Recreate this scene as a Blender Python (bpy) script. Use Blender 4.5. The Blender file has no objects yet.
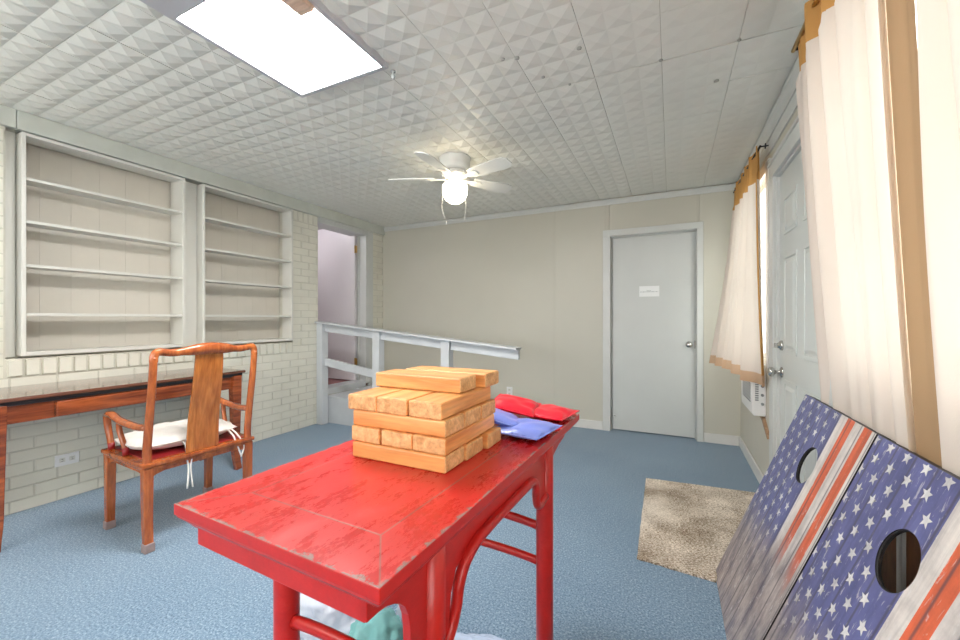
import bpy, bmesh, math, random
from mathutils import Vector, Matrix, noise
random.seed(7)
PI = math.pi
S = bpy.context.scene
C = S.collection

# ------------------------------------------------------------------ materials
def nt(name):
    m = bpy.data.materials.new(name); m.use_nodes = True
    t = m.node_tree; b = t.nodes['Principled BSDF']
    return m, t, b

def ramp(t, stops, interp='LINEAR'):
    r = t.nodes.new('ShaderNodeValToRGB'); cr = r.color_ramp; cr.interpolation = interp
    while len(cr.elements) < len(stops): cr.elements.new(0.5)
    for e, (p, c) in zip(cr.elements, stops):
        e.position = p; e.color = (*c, 1) if len(c) == 3 else c
    return r

def coords(t, scale=(1, 1, 1), rnd=False):
    tc = t.nodes.new('ShaderNodeTexCoord'); mp = t.nodes.new('ShaderNodeMapping')
    mp.inputs['Scale'].default_value = scale
    t.links.new(tc.outputs['Object'], mp.inputs['Vector'])
    if rnd:
        oi = t.nodes.new('ShaderNodeObjectInfo'); mul = t.nodes.new('ShaderNodeMath'); mul.operation = 'MULTIPLY'
        mul.inputs[1].default_value = 37.0
        t.links.new(oi.outputs['Random'], mul.inputs[0]); t.links.new(mul.outputs[0], mp.inputs['Location'])
    return mp

def noi(t, vec, scale, detail=4, rough=.55, dist=0):
    n = t.nodes.new('ShaderNodeTexNoise'); n.inputs['Scale'].default_value = scale
    n.inputs['Detail'].default_value = detail; n.inputs['Roughness'].default_value = rough
    n.inputs['Distortion'].default_value = dist
    t.links.new(vec.outputs[0], n.inputs['Vector']); return n

def mixc(t, fac, a, b, mode='MIX'):
    m = t.nodes.new('ShaderNodeMix'); m.data_type = 'RGBA'; m.blend_type = mode
    for i, v in ((0, fac), (6, a), (7, b)):
        if isinstance(v, (int, float)): m.inputs[i].default_value = v
        elif isinstance(v, tuple): m.inputs[i].default_value = (*v, 1) if len(v) == 3 else v
        else: t.links.new(v, m.inputs[i])
    return m.outputs[2]

def bump(t, b, h, strength=.3, dist=.01):
    n = t.nodes.new('ShaderNodeBump'); n.inputs['Strength'].default_value = strength
    n.inputs['Distance'].default_value = dist
    t.links.new(h, n.inputs['Height']); t.links.new(n.outputs[0], b.inputs['Normal'])

def math_(t, op, a, b_=None, clamp=False):
    n = t.nodes.new('ShaderNodeMath'); n.operation = op; n.use_clamp = clamp
    for i, v in enumerate((a, b_)):
        if v is None: continue
        if isinstance(v, (int, float)): n.inputs[i].default_value = v
        else: t.links.new(v, n.inputs[i])
    return n.outputs[0]

def smooth(t, v, lo, hi):
    n = t.nodes.new('ShaderNodeMapRange'); n.interpolation_type = 'SMOOTHSTEP'
    n.inputs['From Min'].default_value = lo; n.inputs['From Max'].default_value = hi
    t.links.new(v, n.inputs['Value']); return n.outputs[0]

def paint(name, col, rough=.5, var=.06, scale=3, bstr=.08, bscale=60, bdist=.002, spec=.5, metal=0):
    m, t, b = nt(name)
    mp = coords(t); n = noi(t, mp, scale, 5)
    dark = tuple(c * (1 - var * 1.5) for c in col); light = tuple(min(1, c * (1 + var)) for c in col)
    r = ramp(t, [(.3, dark), (.7, light)]); t.links.new(n.outputs['Fac'], r.inputs[0])
    t.links.new(r.outputs[0], b.inputs['Base Color'])
    b.inputs['Roughness'].default_value = rough; b.inputs['Metallic'].default_value = metal
    b.inputs['Specular IOR Level'].default_value = spec
    if bstr:
        n2 = noi(t, mp, bscale, 3); bump(t, b, n2.outputs['Fac'], bstr, bdist)
    return m

def wood(name, c1, c2, scale=(3, 40, 40), rough=.35, rnd=False, coat=0, bstr=.05):
    m, t, b = nt(name)
    mp = coords(t, scale, rnd); n = noi(t, mp, 1.0, 6, .6, .6)
    r = ramp(t, [(.3, c1), (.52, tuple((a + c) / 2 for a, c in zip(c1, c2))), (.7, c2)])
    t.links.new(n.outputs['Fac'], r.inputs[0])
    mp2 = coords(t, tuple(s * 4 for s in scale), rnd); n2 = noi(t, mp2, 1.0, 3)
    r2 = ramp(t, [(.35, (.82, .82, .82)), (.6, (1.05, 1.05, 1.05))]); t.links.new(n2.outputs['Fac'], r2.inputs[0])
    t.links.new(mixc(t, 1.0, r.outputs[0], r2.outputs[0], 'MULTIPLY'), b.inputs['Base Color'])
    b.inputs['Roughness'].default_value = rough
    if coat: b.inputs['Coat Weight'].default_value = coat; b.inputs['Coat Roughness'].default_value = .15
    bump(t, b, n2.outputs['Fac'], bstr, .002)
    return m

def emit(name, col, st):
    m, t, b = nt(name)
    b.inputs['Base Color'].default_value = (*col, 1); b.inputs['Emission Color'].default_value = (*col, 1)
    b.inputs['Emission Strength'].default_value = st
    return m

M = {}
M['ceiling'] = paint('ceiling_paint', (.78, .775, .72), .42, .03, 1.5, .05, 30)
M['seam'] = paint('ceiling_seam', (.42, .39, .33), .8)
M['wall_back'] = paint('beige_wall_paint', (.56, .54, .465), .45, .02, 1.2, .04, 90)
M['wall_right'] = paint('cream_wall_paint', (.60, .57, .49), .5, .03, 1.5)
M['trim'] = paint('grey_white_trim', (.62, .63, .61), .35, .03, 4)
M['header'] = paint('header_board_paint', (.58, .60, .545), .45, .05, 6)
M['base'] = paint('baseboard_white', (.72, .71, .68), .35, .03, 4)
M['door_grey'] = paint('door_grey_paint', (.60, .615, .60), .4, .03, 1.5, .03)
M['door_white'] = paint('door_lilac_white', (.74, .70, .72), .35, .02, 1.5, .02)
M['door_green'] = paint('six_panel_door_paint', (.64, .665, .64), .28, .03, 2, .03)
M['shelf'] = paint('shelf_paint', (.68, .67, .62), .35, .03, 4)
M['shelf_back'] = paint('shelf_back_paint', (.64, .60, .53), .5, .03, 2)
M['rail'] = paint('rail_grey_paint', (.58, .60, .62), .4, .05, 5)
M['brick'] = paint('painted_brick', (.72, .70, .61), .38, .04, 4, .3, 45, .004)
M['mortar'] = paint('painted_mortar', (.62, .60, .52), .7, .06, 9, .3, 60, .003)
M['white'] = paint('white_enamel', (.80, .80, .77), .3, .02)
M['plastic'] = paint('white_plastic', (.80, .80, .80), .35, .02)
M['dark'] = paint('dark_gap', (.05, .05, .05), .7)
M['grille'] = paint('grey_grille', (.25, .26, .27), .5)
M['chrome'] = paint('satin_nickel', (.55, .54, .52), .22, .03, 20, 0, metal=1)
M['brass'] = paint('brass', (.62, .42, .16), .3, .05, 20, 0, metal=1)
M['hall_floor'] = paint('hall_pink_carpet', (.42, .20, .20), .9, .1, 60)
M['hall_wall'] = paint('hall_wall_paint', (.75, .72, .74), .6, .02)
M['paper'] = paint('paper', (.86, .87, .87), .6, .01)
M['ink'] = paint('grey_ink', (.45, .47, .47), .6)
M['desk'] = wood('desk_mahogany', (.12, .022, .009), (.42, .10, .028), (14, 3, 30), .22, coat=.6)
M['desk_top'] = wood('desk_top_walnut', (.10, .036, .022), (.21, .085, .052), (25, 3, 25), .15, coat=.7)
M['desk_shade'] = paint('desk_gap_shade', (.02, .018, .022), .3)  # near-black colour for the shadow under the desktop
M['chair'] = wood('chair_rosewood', (.24, .045, .012), (.56, .15, .032), (22, 22, 4), .25, coat=.5)
M['splat'] = wood('chair_splat_rosewood', (.30, .075, .012), (.62, .22, .045), (6, 26, 3.5), .25, coat=.5)
M['chair_red'] = paint('seat_red_lacquer', (.28, .015, .018), .3, .15, 12)
M['rubber'] = paint('foot_cap_rubber', (.30, .22, .21), .6, .1, 30)
M['block'] = wood('pine_block', (.58, .20, .045), (.88, .47, .18), (2.2, 26, 30), .38, rnd=True, bstr=.08)
M['block_end'] = wood('pine_end_grain', (.50, .24, .08), (.84, .52, .25), (40, 40, 40), .6, rnd=True)
M['brown_panel'] = wood('brown_panel_wood', (.32, .13, .045), (.60, .27, .10), (20, 8, 2.5), .5)
M['raw_wood'] = wood('raw_wood', (.33, .20, .12), (.50, .33, .20), (20, 20, 4), .6)
M['red_bag'] = paint('red_vinyl_bag', (.75, .012, .035), .28, .08, 14, .25, 22, .004)
M['blue_bag'] = paint('blue_vinyl_bag', (.20, .26, .70), .28, .08, 14, .25, 22, .004)
M['cushion'] = paint('cushion_fabric', (.74, .70, .66), .85, .07, 12, .3, 90, .004)
M['cord'] = paint('cushion_cord', (.80, .78, .74), .8, .05, 40)
M['black'] = paint('black_edge', (.02, .018, .018), .5)
M['pot'] = paint('teal_cloth', (.13, .33, .33), .6, .1, 8)

# carpet: speckled blue loop pile
m, t, b = nt('blue_carpet'); M['carpet'] = m
mp = coords(t); n = noi(t, mp, 120, 3, .8); n2 = noi(t, mp, 1.3, 3)
r = ramp(t, [(.30, (.055, .105, .165)), (.5, (.15, .245, .35)), (.72, (.46, .57, .68))]); t.links.new(n.outputs['Fac'], r.inputs[0])
r2 = ramp(t, [(.3, (.88, .90, .92)), (.7, (1.08, 1.06, 1.04))]); t.links.new(n2.outputs['Fac'], r2.inputs[0])
t.links.new(mixc(t, 1.0, r.outputs[0], r2.outputs[0], 'MULTIPLY'), b.inputs['Base Color'])
b.inputs['Roughness'].default_value = .95; b.inputs['Specular IOR Level'].default_value = .15
b.inputs['Sheen Weight'].default_value = .3
bump(t, b, n.outputs['Fac'], .7, .006)

# rug: worn beige with brown speckles
m, t, b = nt('worn_beige_rug'); M['rug'] = m
mp = coords(t, (1, 2.3, 1)); n = noi(t, mp, 85, 5, .8); mpb = coords(t); n2 = noi(t, mpb, 3.2, 4, .6)
s = math_(t, 'ADD', n.outputs['Fac'], math_(t, 'MULTIPLY', n2.outputs['Fac'], .40))
r = ramp(t, [(.58, (.88, .81, .72)), (.68, (.66, .57, .47)), (.77, (.20, .14, .09))]); t.links.new(s, r.inputs[0])
n3 = noi(t, mpb, 2.0, 2); r3 = ramp(t, [(.3, (.86, .84, .82)), (.65, (1.15, 1.15, 1.15))]); t.links.new(n3.outputs['Fac'], r3.inputs[0])
t.links.new(mixc(t, 1.0, r.outputs[0], r3.outputs[0], 'MULTIPLY'), b.inputs['Base Color'])
b.inputs['Roughness'].default_value = .95; bump(t, b, n.outputs['Fac'], .6, .006)

# red lacquer, worn
def lacquer(name, top=False):
    m, t, b = nt(name)
    mp = coords(t); mps = coords(t, (3, 1, 3))
    n = noi(t, mps, 4.0, 10, .82, .1)
    r = ramp(t, [(.28, (.34, .009, .008)), (.45, (.46, .012, .010)), (.60, (.53, .016, .013)), (.76, (.56, .045, .032))])
    t.links.new(n.outputs['Fac'], r.inputs[0]); col = r.outputs[0]
    n4 = noi(t, mp, 2.3, 3); f4 = smooth(t, n4.outputs['Fac'], .55, .75)
    col = mixc(t, math_(t, 'MULTIPLY', f4, .45 if top else .12), col, (.42, .06, .015))
    rough = .3
    if top:
        # pale scratches running along the length
        mpx = coords(t, (60, 14, 1)); ns = noi(t, mpx, 1.0, 6, .75, 1.5)
        fs = smooth(t, ns.outputs['Fac'], .60, .74)
        nm = noi(t, mp, 5, 3); fm = smooth(t, nm.outputs['Fac'], .42, .62)
        col = mixc(t, math_(t, 'MULTIPLY', math_(t, 'MULTIPLY', fs, fm), .42), col, (.74, .36, .31))
        # chipped grey rim and joints: distances from the edges in the top's own coordinates
        sx = t.nodes.new('ShaderNodeSeparateXYZ'); t.links.new(mp.outputs[0], sx.inputs[0])
        ax = math_(t, 'ABSOLUTE', math_(t, 'ADD', sx.outputs[0], .2455)); ay = math_(t, 'ABSOLUTE', math_(t, 'SUBTRACT', sx.outputs[1], .514))
        dx = math_(t, 'SUBTRACT', .2455, ax); dy = math_(t, 'SUBTRACT', .514, ay)
        d = math_(t, 'MINIMUM', dx, dy)
        nc = noi(t, mp, 42, 5, .75)
        e = math_(t, 'ADD', math_(t, 'MULTIPLY', d, 20.0), math_(t, 'MULTIPLY', nc.outputs['Fac'], -1.0))
        chip = math_(t, 'SUBTRACT', 1.0, smooth(t, e, -.47, -.40))
        col = mixc(t, math_(t, 'MULTIPLY', chip, .85), col, (.22, .19, .17))
        # joints between frame and panel
        def line(v, pos, w=.0017):
            a = math_(t, 'ABSOLUTE', math_(t, 'SUBTRACT', v, pos))
            return math_(t, 'SUBTRACT', 1.0, smooth(t, a, w * .4, w * 1.6))
        inx = math_(t, 'GREATER_THAN', dx, .083); iny = math_(t, 'GREATER_THAN', dy, .095)
        l1 = math_(t, 'MULTIPLY', line(dx, .083), iny); l2 = math_(t, 'MULTIPLY', line(dy, .095), inx)
        mit = line(math_(t, 'SUBTRACT', math_(t, 'MULTIPLY', dy, .083 / .095), dx), 0)
        mit = math_(t, 'MULTIPLY', mit, math_(t, 'LESS_THAN', dx, .083))
        L = math_(t, 'MAXIMUM', math_(t, 'MAXIMUM', l1, l2), mit)
        col = mixc(t, math_(t, 'MULTIPLY', L, .75), col, (.26, .12, .10))
        rr = t.nodes.new('ShaderNodeMapRange'); rr.inputs['From Min'].default_value = .3; rr.inputs['From Max'].default_value = .7
        rr.inputs['To Min'].default_value = .16; rr.inputs['To Max'].default_value = .42
        t.links.new(n.outputs['Fac'], rr.inputs['Value']); t.links.new(rr.outputs[0], b.inputs['Roughness'])
        bump(t, b, math_(t, 'SUBTRACT', ns.outputs['Fac'], math_(t, 'MULTIPLY', L, .8)), .12, .002)
    else:
        nc = noi(t, mp, 38, 4, .7); f = smooth(t, nc.outputs['Fac'], .70, .74)
        col = mixc(t, math_(t, 'MULTIPLY', f, .6), col, (.30, .17, .13))
        b.inputs['Roughness'].default_value = rough
    t.links.new(col, b.inputs['Base Color'])
    return m
M['lacquer'] = lacquer('red_lacquer'); M['lacquer_top'] = lacquer('red_lacquer_worn_top', True)

# game board print: weathered planks with a flag printed on them (coordinates of the board itself)
def board_print(name, star=False, sh=0.0):
    m, t, b = nt(name)
    tc = t.nodes.new('ShaderNodeTexCoord'); sx = t.nodes.new('ShaderNodeSeparateXYZ')
    t.links.new(tc.outputs['Object'], sx.inputs[0]); a, v = math_(t, 'ADD', sx.outputs[0], sh), sx.outputs[1]
    mp = coords(t)
    blue, white, org = (.115, .125, .30), (.64, .60, .57), (.66, .13, .055)
    W = .655
    if star: col0 = None; base = (.66, .66, .66)
    else:
        r = ramp(t, [(0, blue), (.397 / W, white), (.452 / W, org), (.508 / W, white), (.573 / W, org), (.622 / W, white)], 'CONSTANT')
        t.links.new(math_(t, 'DIVIDE', a, W), r.inputs[0]); base = r.outputs[0]
    mps = coords(t, (30, 2.5, 1)); ng = noi(t, mps, 1.0, 6, .65, .7)
    fg = ramp(t, [(.3, (.62, .60, .62)), (.6, (1.12, 1.1, 1.08))]); t.links.new(ng.outputs['Fac'], fg.inputs[0])
    ngr = noi(t, mp, 9, 6, .7); fgr = ramp(t, [(.35, (.68, .68, .70)), (.6, (1.05, 1.05, 1.05))]); t.links.new(ngr.outputs['Fac'], fgr.inputs[0])
    col = mixc(t, .7, mixc(t, .8, base, fg.outputs[0], 'MULTIPLY'), fgr.outputs[0], 'MULTIPLY')
    # wood fade towards the lower end
    nw = noi(t, mps, .5, 6, .7, .5)
    hgt = math_(t, 'ADD', v, math_(t, 'MULTIPLY', nw.outputs['Fac'], -.30))
    fade = math_(t, 'SUBTRACT', 1.0, smooth(t, hgt, .12, .32))
    if not star:
        isred = math_(t, 'GREATER_THAN', a, .397)
        hgt2 = math_(t, 'SUBTRACT', hgt, math_(t, 'MULTIPLY', isred, .06))
        fade = math_(t, 'SUBTRACT', 1.0, smooth(t, hgt2, .12, .32))
    nb = noi(t, coords(t, (16, 5, 1)), 1.0, 6, .7); rw = ramp(t, [(.35, (.12, .11, .15)), (.5, (.29, .25, .25)), (.65, (.44, .38, .36))])
    t.links.new(nb.outputs['Fac'], rw.inputs[0])
    wd = mixc(t, .8, rw.outputs[0], fg.outputs[0], 'MULTIPLY')
    col = mixc(t, fade, col, wd)
    # white scratches
    mpd = coords(t, (90, 22, 1)); mpd.inputs['Rotation'].default_value = (0, 0, .5)
    nd = noi(t, mpd, 1.0, 3, .6, .8); sc = smooth(t, nd.outputs['Fac'], .60, .68)
    col = mixc(t, math_(t, 'MULTIPLY', sc, .5), col, (.66, .64, .64))
    # plank joints
    pm = math_(t, 'PINGPONG', math_(t, 'ADD', a, .03), .042)
    ln = math_(t, 'SUBTRACT', 1.0, smooth(t, pm, .0008, .0065))
    col = mixc(t, math_(t, 'MULTIPLY', ln, .72), col, (.06, .05, .07))
    t.links.new(col, b.inputs['Base Color']); b.inputs['Roughness'].default_value = .42
    return m
M['print'] = board_print('flag_print_on_planks'); M['print2'] = board_print('flag_print_on_planks_shifted', False, .028); M['print_star'] = board_print('printed_star_white', True)

# curtains
def cloth(name, col, trans=.5, var=.04):
    m, t, b = nt(name); out = t.nodes['Material Output']
    mp = coords(t, (1, 1, 1)); n = noi(t, mp, 260, 2); n2 = noi(t, mp, 3, 3)
    r = ramp(t, [(.3, tuple(c * (1 - var) for c in col)), (.7, col)]); t.links.new(n2.outputs['Fac'], r.inputs[0])
    t.links.new(r.outputs[0], b.inputs['Base Color']); b.inputs['Roughness'].default_value = .8
    b.inputs['Specular IOR Level'].default_value = .2; bump(t, b, n.outputs['Fac'], .15, .002)
    tr = t.nodes.new('ShaderNodeBsdfTranslucent'); t.links.new(r.outputs[0], tr.inputs['Color'])
    mx = t.nodes.new('ShaderNodeMixShader'); mx.inputs[0].default_value = trans
    t.links.new(b.outputs[0], mx.inputs[1]); t.links.new(tr.outputs[0], mx.inputs[2]); t.links.new(mx.outputs[0], out.inputs['Surface'])
    return m
M['curtain'] = cloth('cream_curtain_cloth', (.74, .655, .585), .13)
M['band'] = cloth('tan_band_cloth', (.58, .31, .10), .12)
M['side'] = cloth('brown_side_band_cloth', (.42, .27, .15), .06)
M['lace'] = cloth('beige_braid_cloth', (.74, .60, .46), .4)

def glassy(name, col, alpha, rough=.05):
    m, t, b = nt(name); out = t.nodes['Material Output']
    tr = t.nodes.new('ShaderNodeBsdfTransparent'); tr.inputs['Color'].default_value = (*col, 1)
    b.inputs['Base Color'].default_value = (*col, 1); b.inputs['Roughness'].default_value = rough
    mx = t.nodes.new('ShaderNodeMixShader'); mx.inputs[0].default_value = alpha
    t.links.new(tr.outputs[0], mx.inputs[1]); t.links.new(b.outputs[0], mx.inputs[2]); t.links.new(mx.outputs[0], out.inputs['Surface'])
    return m
M['glass'] = glassy('window_glass', (.95, .98, .97), .08)
M['clear_bag'] = glassy('clear_plastic', (.86, .88, .94), .45, .12)
M['blue_plastic'] = glassy('pale_blue_plastic', (.55, .66, .85), .8, .2)
M['lamp'] = emit('lamp_globe_glow', (1, .86, .62), 10)
M['panel_glow'] = emit('light_panel_glow', (1, .99, .97), 42)

# ------------------------------------------------------------------ geometry helpers
class MB:
    def __init__(s): s.v = []; s.f = []; s.mi = []; s.sm = []
    def add(s, vs, fs, mi=0, sm=False):
        o = len(s.v); s.v += [tuple(v) for v in vs]
        for f in fs: s.f.append([o + i for i in f]); s.mi.append(mi); s.sm.append(sm)
        return s
    def box(s, x0, x1, y0, y1, z0, z1, mi=0, R=None):
        vs = [Vector((x, y, z)) for x in (x0, x1) for y in (y0, y1) for z in (z0, z1)]
        if R is not None: vs = [R @ v for v in vs]
        return s.add(vs, [(0, 1, 3, 2), (4, 6, 7, 5), (0, 4, 5, 1), (2, 3, 7, 6), (0, 2, 6, 4), (1, 5, 7, 3)], mi)
    def tube(s, path, rad, n=12, mi=0, sm=True, flat=1.0, up=None, cap=True, square=False):
        P = [Vector(p) for p in path]; k = len(P)
        if not hasattr(rad, '__len__'): rad = [rad] * k
        rings = []; nrm = None
        for i, p in enumerate(P):
            d = (P[min(i + 1, k - 1)] - P[max(i - 1, 0)]).normalized()
            if nrm is None:
                u = Vector(up) if up else (Vector((0, 0, 1)) if abs(d.z) < .9 else Vector((1, 0, 0)))
                nrm = (u - d * u.dot(d)).normalized()
            else: nrm = (nrm - d * nrm.dot(d)).normalized()
            bi = d.cross(nrm); ring = []
            for j in range(n):
                a = 2 * PI * j / n + (PI / 4 if square else 0)
                ca, sa = math.cos(a), math.sin(a)
                if square: ca, sa = ca * 1.414, sa * 1.414
                ring.append(p + nrm * ca * rad[i] + bi * sa * rad[i] * flat)
            rings.append(ring)
        vs = [v for r_ in rings for v in r_]; fs = []
        for i in range(k - 1):
            for j in range(n):
                a = i * n + j; b_ = i * n + (j + 1) % n
                fs.append((a, b_, b_ + n, a + n))
        if cap: fs.append(tuple(range(n - 1, -1, -1))); fs.append(tuple((k - 1) * n + j for j in range(n)))
        return s.add(vs, fs, mi, sm and not square)
    def lathe(s, prof, cx, cy, n=28, mi=0, axis='z', sm=True):
        vs = []; k = len(prof)
        for r_, h_ in prof:
            for j in range(n):
                a = 2 * PI * j / n
                if axis == 'z': vs.append((cx + r_ * math.cos(a), cy + r_ * math.sin(a), h_))
                elif axis == 'x': vs.append((h_, cx + r_ * math.cos(a), cy + r_ * math.sin(a)))
                else: vs.append((cx + r_ * math.cos(a), h_, cy + r_ * math.sin(a)))
        fs = [(i * n + j, i * n + (j + 1) % n, (i + 1) * n + (j + 1) % n, (i + 1) * n + j) for i in range(k - 1) for j in range(n)]
        fs.append(tuple(range(n))); fs.append(tuple((k - 1) * n + j for j in range(n)))
        return s.add(vs, fs, mi, sm)
    def prism(s, pts, axis, a, b_, mi=0):
        # pts: outline in the two other axes (order x,y,z without axis), extruded from a to b_
        def mk(p, q): l = list(p); l.insert('xyz'.index(axis), q); return tuple(l)
        n = len(pts); vs = [mk(p, a) for p in pts] + [mk(p, b_) for p in pts]
        fs = [tuple(range(n)), tuple(range(2 * n - 1, n - 1, -1))] + [(i, i + n, (i + 1) % n + n, (i + 1) % n) for i in range(n)]
        return s.add(vs, fs, mi)
    def build(s, name, mats, parent=None, bevel=0, seg=2, fix=True):
        me = bpy.data.meshes.new(name); me.from_pydata(s.v, [], s.f)
        if not isinstance(mats, (list, tuple)): mats = [mats]
        for m_ in mats: me.materials.append(m_)
        for p, mi, sm in zip(me.polygons, s.mi, s.sm): p.material_index = mi; p.use_smooth = sm
        if fix:
            bm = bmesh.new(); bm.from_mesh(me); bmesh.ops.recalc_face_normals(bm, faces=bm.faces); bm.to_mesh(me); bm.free()
        me.update()
        o = bpy.data.objects.new(name, me); C.objects.link(o)
        if parent is not None: o.parent = parent
        if bevel:
            bv = o.modifiers.new('bevel', 'BEVEL'); bv.width = bevel; bv.segments = seg; bv.limit_method = 'ANGLE'; bv.angle_limit = math.radians(50)
        return o

def tag(o, label, cat, group=None):
    o['label'] = label; o['category'] = cat
    if group: o['group'] = group
    return o
def struct(o): o['kind'] = 'structure'; return o
def empty(name, loc=(0, 0, 0), rz=0):
    o = bpy.data.objects.new(name, None); o.empty_display_size = .05; C.objects.link(o)
    o.location = loc; o.rotation_euler = (0, 0, rz); return o
def catmull(pts, k=6):
    P = [Vector(p) for p in pts]; P = [P[0] * 2 - P[1]] + P + [P[-1] * 2 - P[-2]]; out = []
    for i in range(1, len(P) - 2):
        for j in range(k):
            u = j / k; a, b_, c, d = P[i - 1:i + 3]
            out.append(.5 * ((2 * b_) + (c - a) * u + (2 * a - 5 * b_ + 4 * c - d) * u * u + (3 * b_ - a - 3 * c + d) * u ** 3))
    out.append(P[-2]); return out

XL, XR, YB, H = -3.58, .579, 4.352, 2.44
YN = -1.9      # the room is modelled back to here, behind the camera

# ------------------------------------------------------------------ room shell
o = MB(); o.box(XL - .3, XR + .15, YN, YB + .12, -.06, 0); struct(o.build('floor', M['carpet']))

# ceiling: embossed tiles, each three by three low pyramids, with open joints
mb = MB(); tx, ty = .3185, .333
X0 = .277 + tx; Y0 = .805 - 6 * ty
g = .0008
for i in range(-1, 14):
    for j in range(0, 19):
        xb = X0 - i * tx; xa = xb - tx; ya = Y0 + j * ty; yb = ya + ty
        if yb < YN - .2 or ya > YB + .1 or xa > XR + .1 or xb < XL - .2: continue
        if -1.83 < (xa + xb) / 2 < -1.26 and .33 < (ya + yb) / 2 < 1.55 and False: continue
        gy0 = .0028 if abs(ya - 2.137) < .01 and xb > -1.9 else g; gy1 = .0028 if abs(yb - 2.137) < .01 and xb > -1.9 else g
        xa += g; xb -= g; ya += gy0; yb -= gy1
        dz = random.uniform(-.0008, .0008)
        px, py = (xb - xa) / 3, (yb - ya) / 3
        hgt = .014 if xa < -1.2 else (.0085 if xa < -.6 else (.0045 if xa < -.1 else .0022))
        for u in range(3):
            for v in range(3):
                a0, a1, b0, b1 = xa + u * px, xa + (u + 1) * px, ya + v * py, ya + (v + 1) * py
                z = H + dz
                e = .004
                vs = [(a0, b0, z), (a1, b0, z), (a1, b1, z), (a0, b1, z), ((a0 + a1) / 2, (b0 + b1) / 2, z - hgt)]
                mb.add(vs, [(0, 1, 4), (1, 2, 4), (2, 3, 4), (3, 0, 4)], 0)
        for (p, q) in (((xa, ya), (xb, ya)), ((xb, ya), (xb, yb)), ((xb, yb), (xa, yb)), ((xa, yb), (xa, ya))):
            mb.add([(p[0], p[1], H + dz), (q[0], q[1], H + dz), (q[0], q[1], H + .01), (p[0], p[1], H + .01)], [(0, 1, 2, 3)], 0)
mb.box(XL - .3, XR + .15, YN, YB + .12, H + .01, H + .06, 1)
struct(mb.build('ceiling', [M['ceiling'], M['seam']], fix=False))

# painted brick wall with recess for the shelves and a doorway
mb = MB(); CH = .0745
def bricks(y0, y1, z0, z1, off=0.0, wide=.205):
    k = 0; z = z0
    while z < z1 - .02:
        zt = min(z + CH, z1); y = y0 - (wide / 2 if (k + int(off)) % 2 else 0)
        while y < y1 - .005:
            a, b_ = max(y, y0), min(y + wide, y1)
            if b_ - a > .02:
                d = random.uniform(-.002, .0025); q = .0022
                xs = XL + d; e = .003
                A = [(XL - .014, a + q, z + q), (XL - .014, b_ - q, z + q), (XL - .014, b_ - q, zt - q), (XL - .014, a + q, zt - q)]
                j = lambda: random.uniform(-.001, .001)
                B = [(xs + j(), a + q + e, z + q + e + j()), (xs + j(), b_ - q - e, z + q + e + j()), (xs + j(), b_ - q - e, zt - q - e + j()), (xs + j(), a + q + e, zt - q - e + j())]
                mb.add(A + B, [(4, 5, 6, 7), (0, 1, 5, 4), (1, 2, 6, 5), (2, 3, 7, 6), (3, 0, 4, 7)], 0)
            y += wide
        z += CH; k += 1
def soldiers(y0, y1, z0, z1, w=.0735, out=.0):
    y = y0
    while y < y1 - .02:
        b_ = min(y + w, y1); d = random.uniform(-.002, .003) + out; q = .004; e = .006
        A = [(XL - .014, y + q, z0 + q), (XL - .014, b_ - q, z0 + q), (XL - .014, b_ - q, z1 - q), (XL - .014, y + q, z1 - q)]
        B = [(XL + d, y + q + e, z0 + q + e), (XL + d, b_ - q - e, z0 + q + e), (XL + d, b_ - q - e, z1 - q - e), (XL + d, y + q + e, z1 - q - e)]
        mb.add(A + B, [(4, 5, 6, 7), (0, 1, 5, 4), (1, 2, 6, 5), (2, 3, 7, 6), (3, 0, 4, 7)], 0)
        y += w
DH = 2.262
bricks(.1, 3.235, 0, .82)
soldiers(.905, 2.9, .822, .935, out=.012)
bricks(.1, .9, .82, 2.33, 1)
bricks(2.9, 3.235, .82, 2.215)
soldiers(2.9, 3.235, 2.215, 2.33, .066)
bricks(4.13, YB, 0, 2.33)
# mortar bed and the wall behind it
mb.box(XL - .22, XL - .0055, YN, 3.23, 0, .935, 1); mb.box(XL - .22, XL - .0055, YN, .905, .935, H, 1)
mb.box(XL - .22, XL - .0055, 2.9, 3.23, .935, H, 1); mb.box(XL - .22, XL - .0055, 4.1, YB, 0, H, 1)
mb.box(XL - .22, XL - .0055, .905, 2.9, 2.325, H, 1); mb.box(XL - .22, XL - .0055, 3.23, 4.1, DH + .02, H, 1)
mb.box(XL - .22, XL - .03, 3.23, 4.1, 0, .34, 1)
mb.box(XL - .24, XL - .22, .85, 2.95, .9, 2.4, 1)
struct(mb.build('wall_left', [M['brick'], M['mortar']]))

# back wall with vertical panel joints and a door opening
mb = MB(); dx0, dx1, dz1 = -.585, .232, 2.052
def panel(x0, x1, z0, z1): mb.box(x0 + .0008, x1 - .0008, YB, YB + .1, z0, z1)
for a, b_ in ((XL - .3, -1.168), (-1.168, -.62)): panel(a, b_, 0, H)
panel(-.62, dx0, 0, H); panel(dx0, dx1, dz1, H); panel(dx1, .245, 0, H); panel(.245, XR + .15, 0, H)
mb.box(XL - .3, dx0, YB + .02, YB + .11, 0, H); mb.box(dx1, XR + .15, YB + .02, YB + .11, 0, H); mb.box(dx0, dx1, YB + .02, YB + .11, dz1, H); mb.box(dx0 - .1, dx1 + .1, YB + .11, YB + .13, 0, H)
struct(mb.build('wall_back', M['wall_back']))

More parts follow.
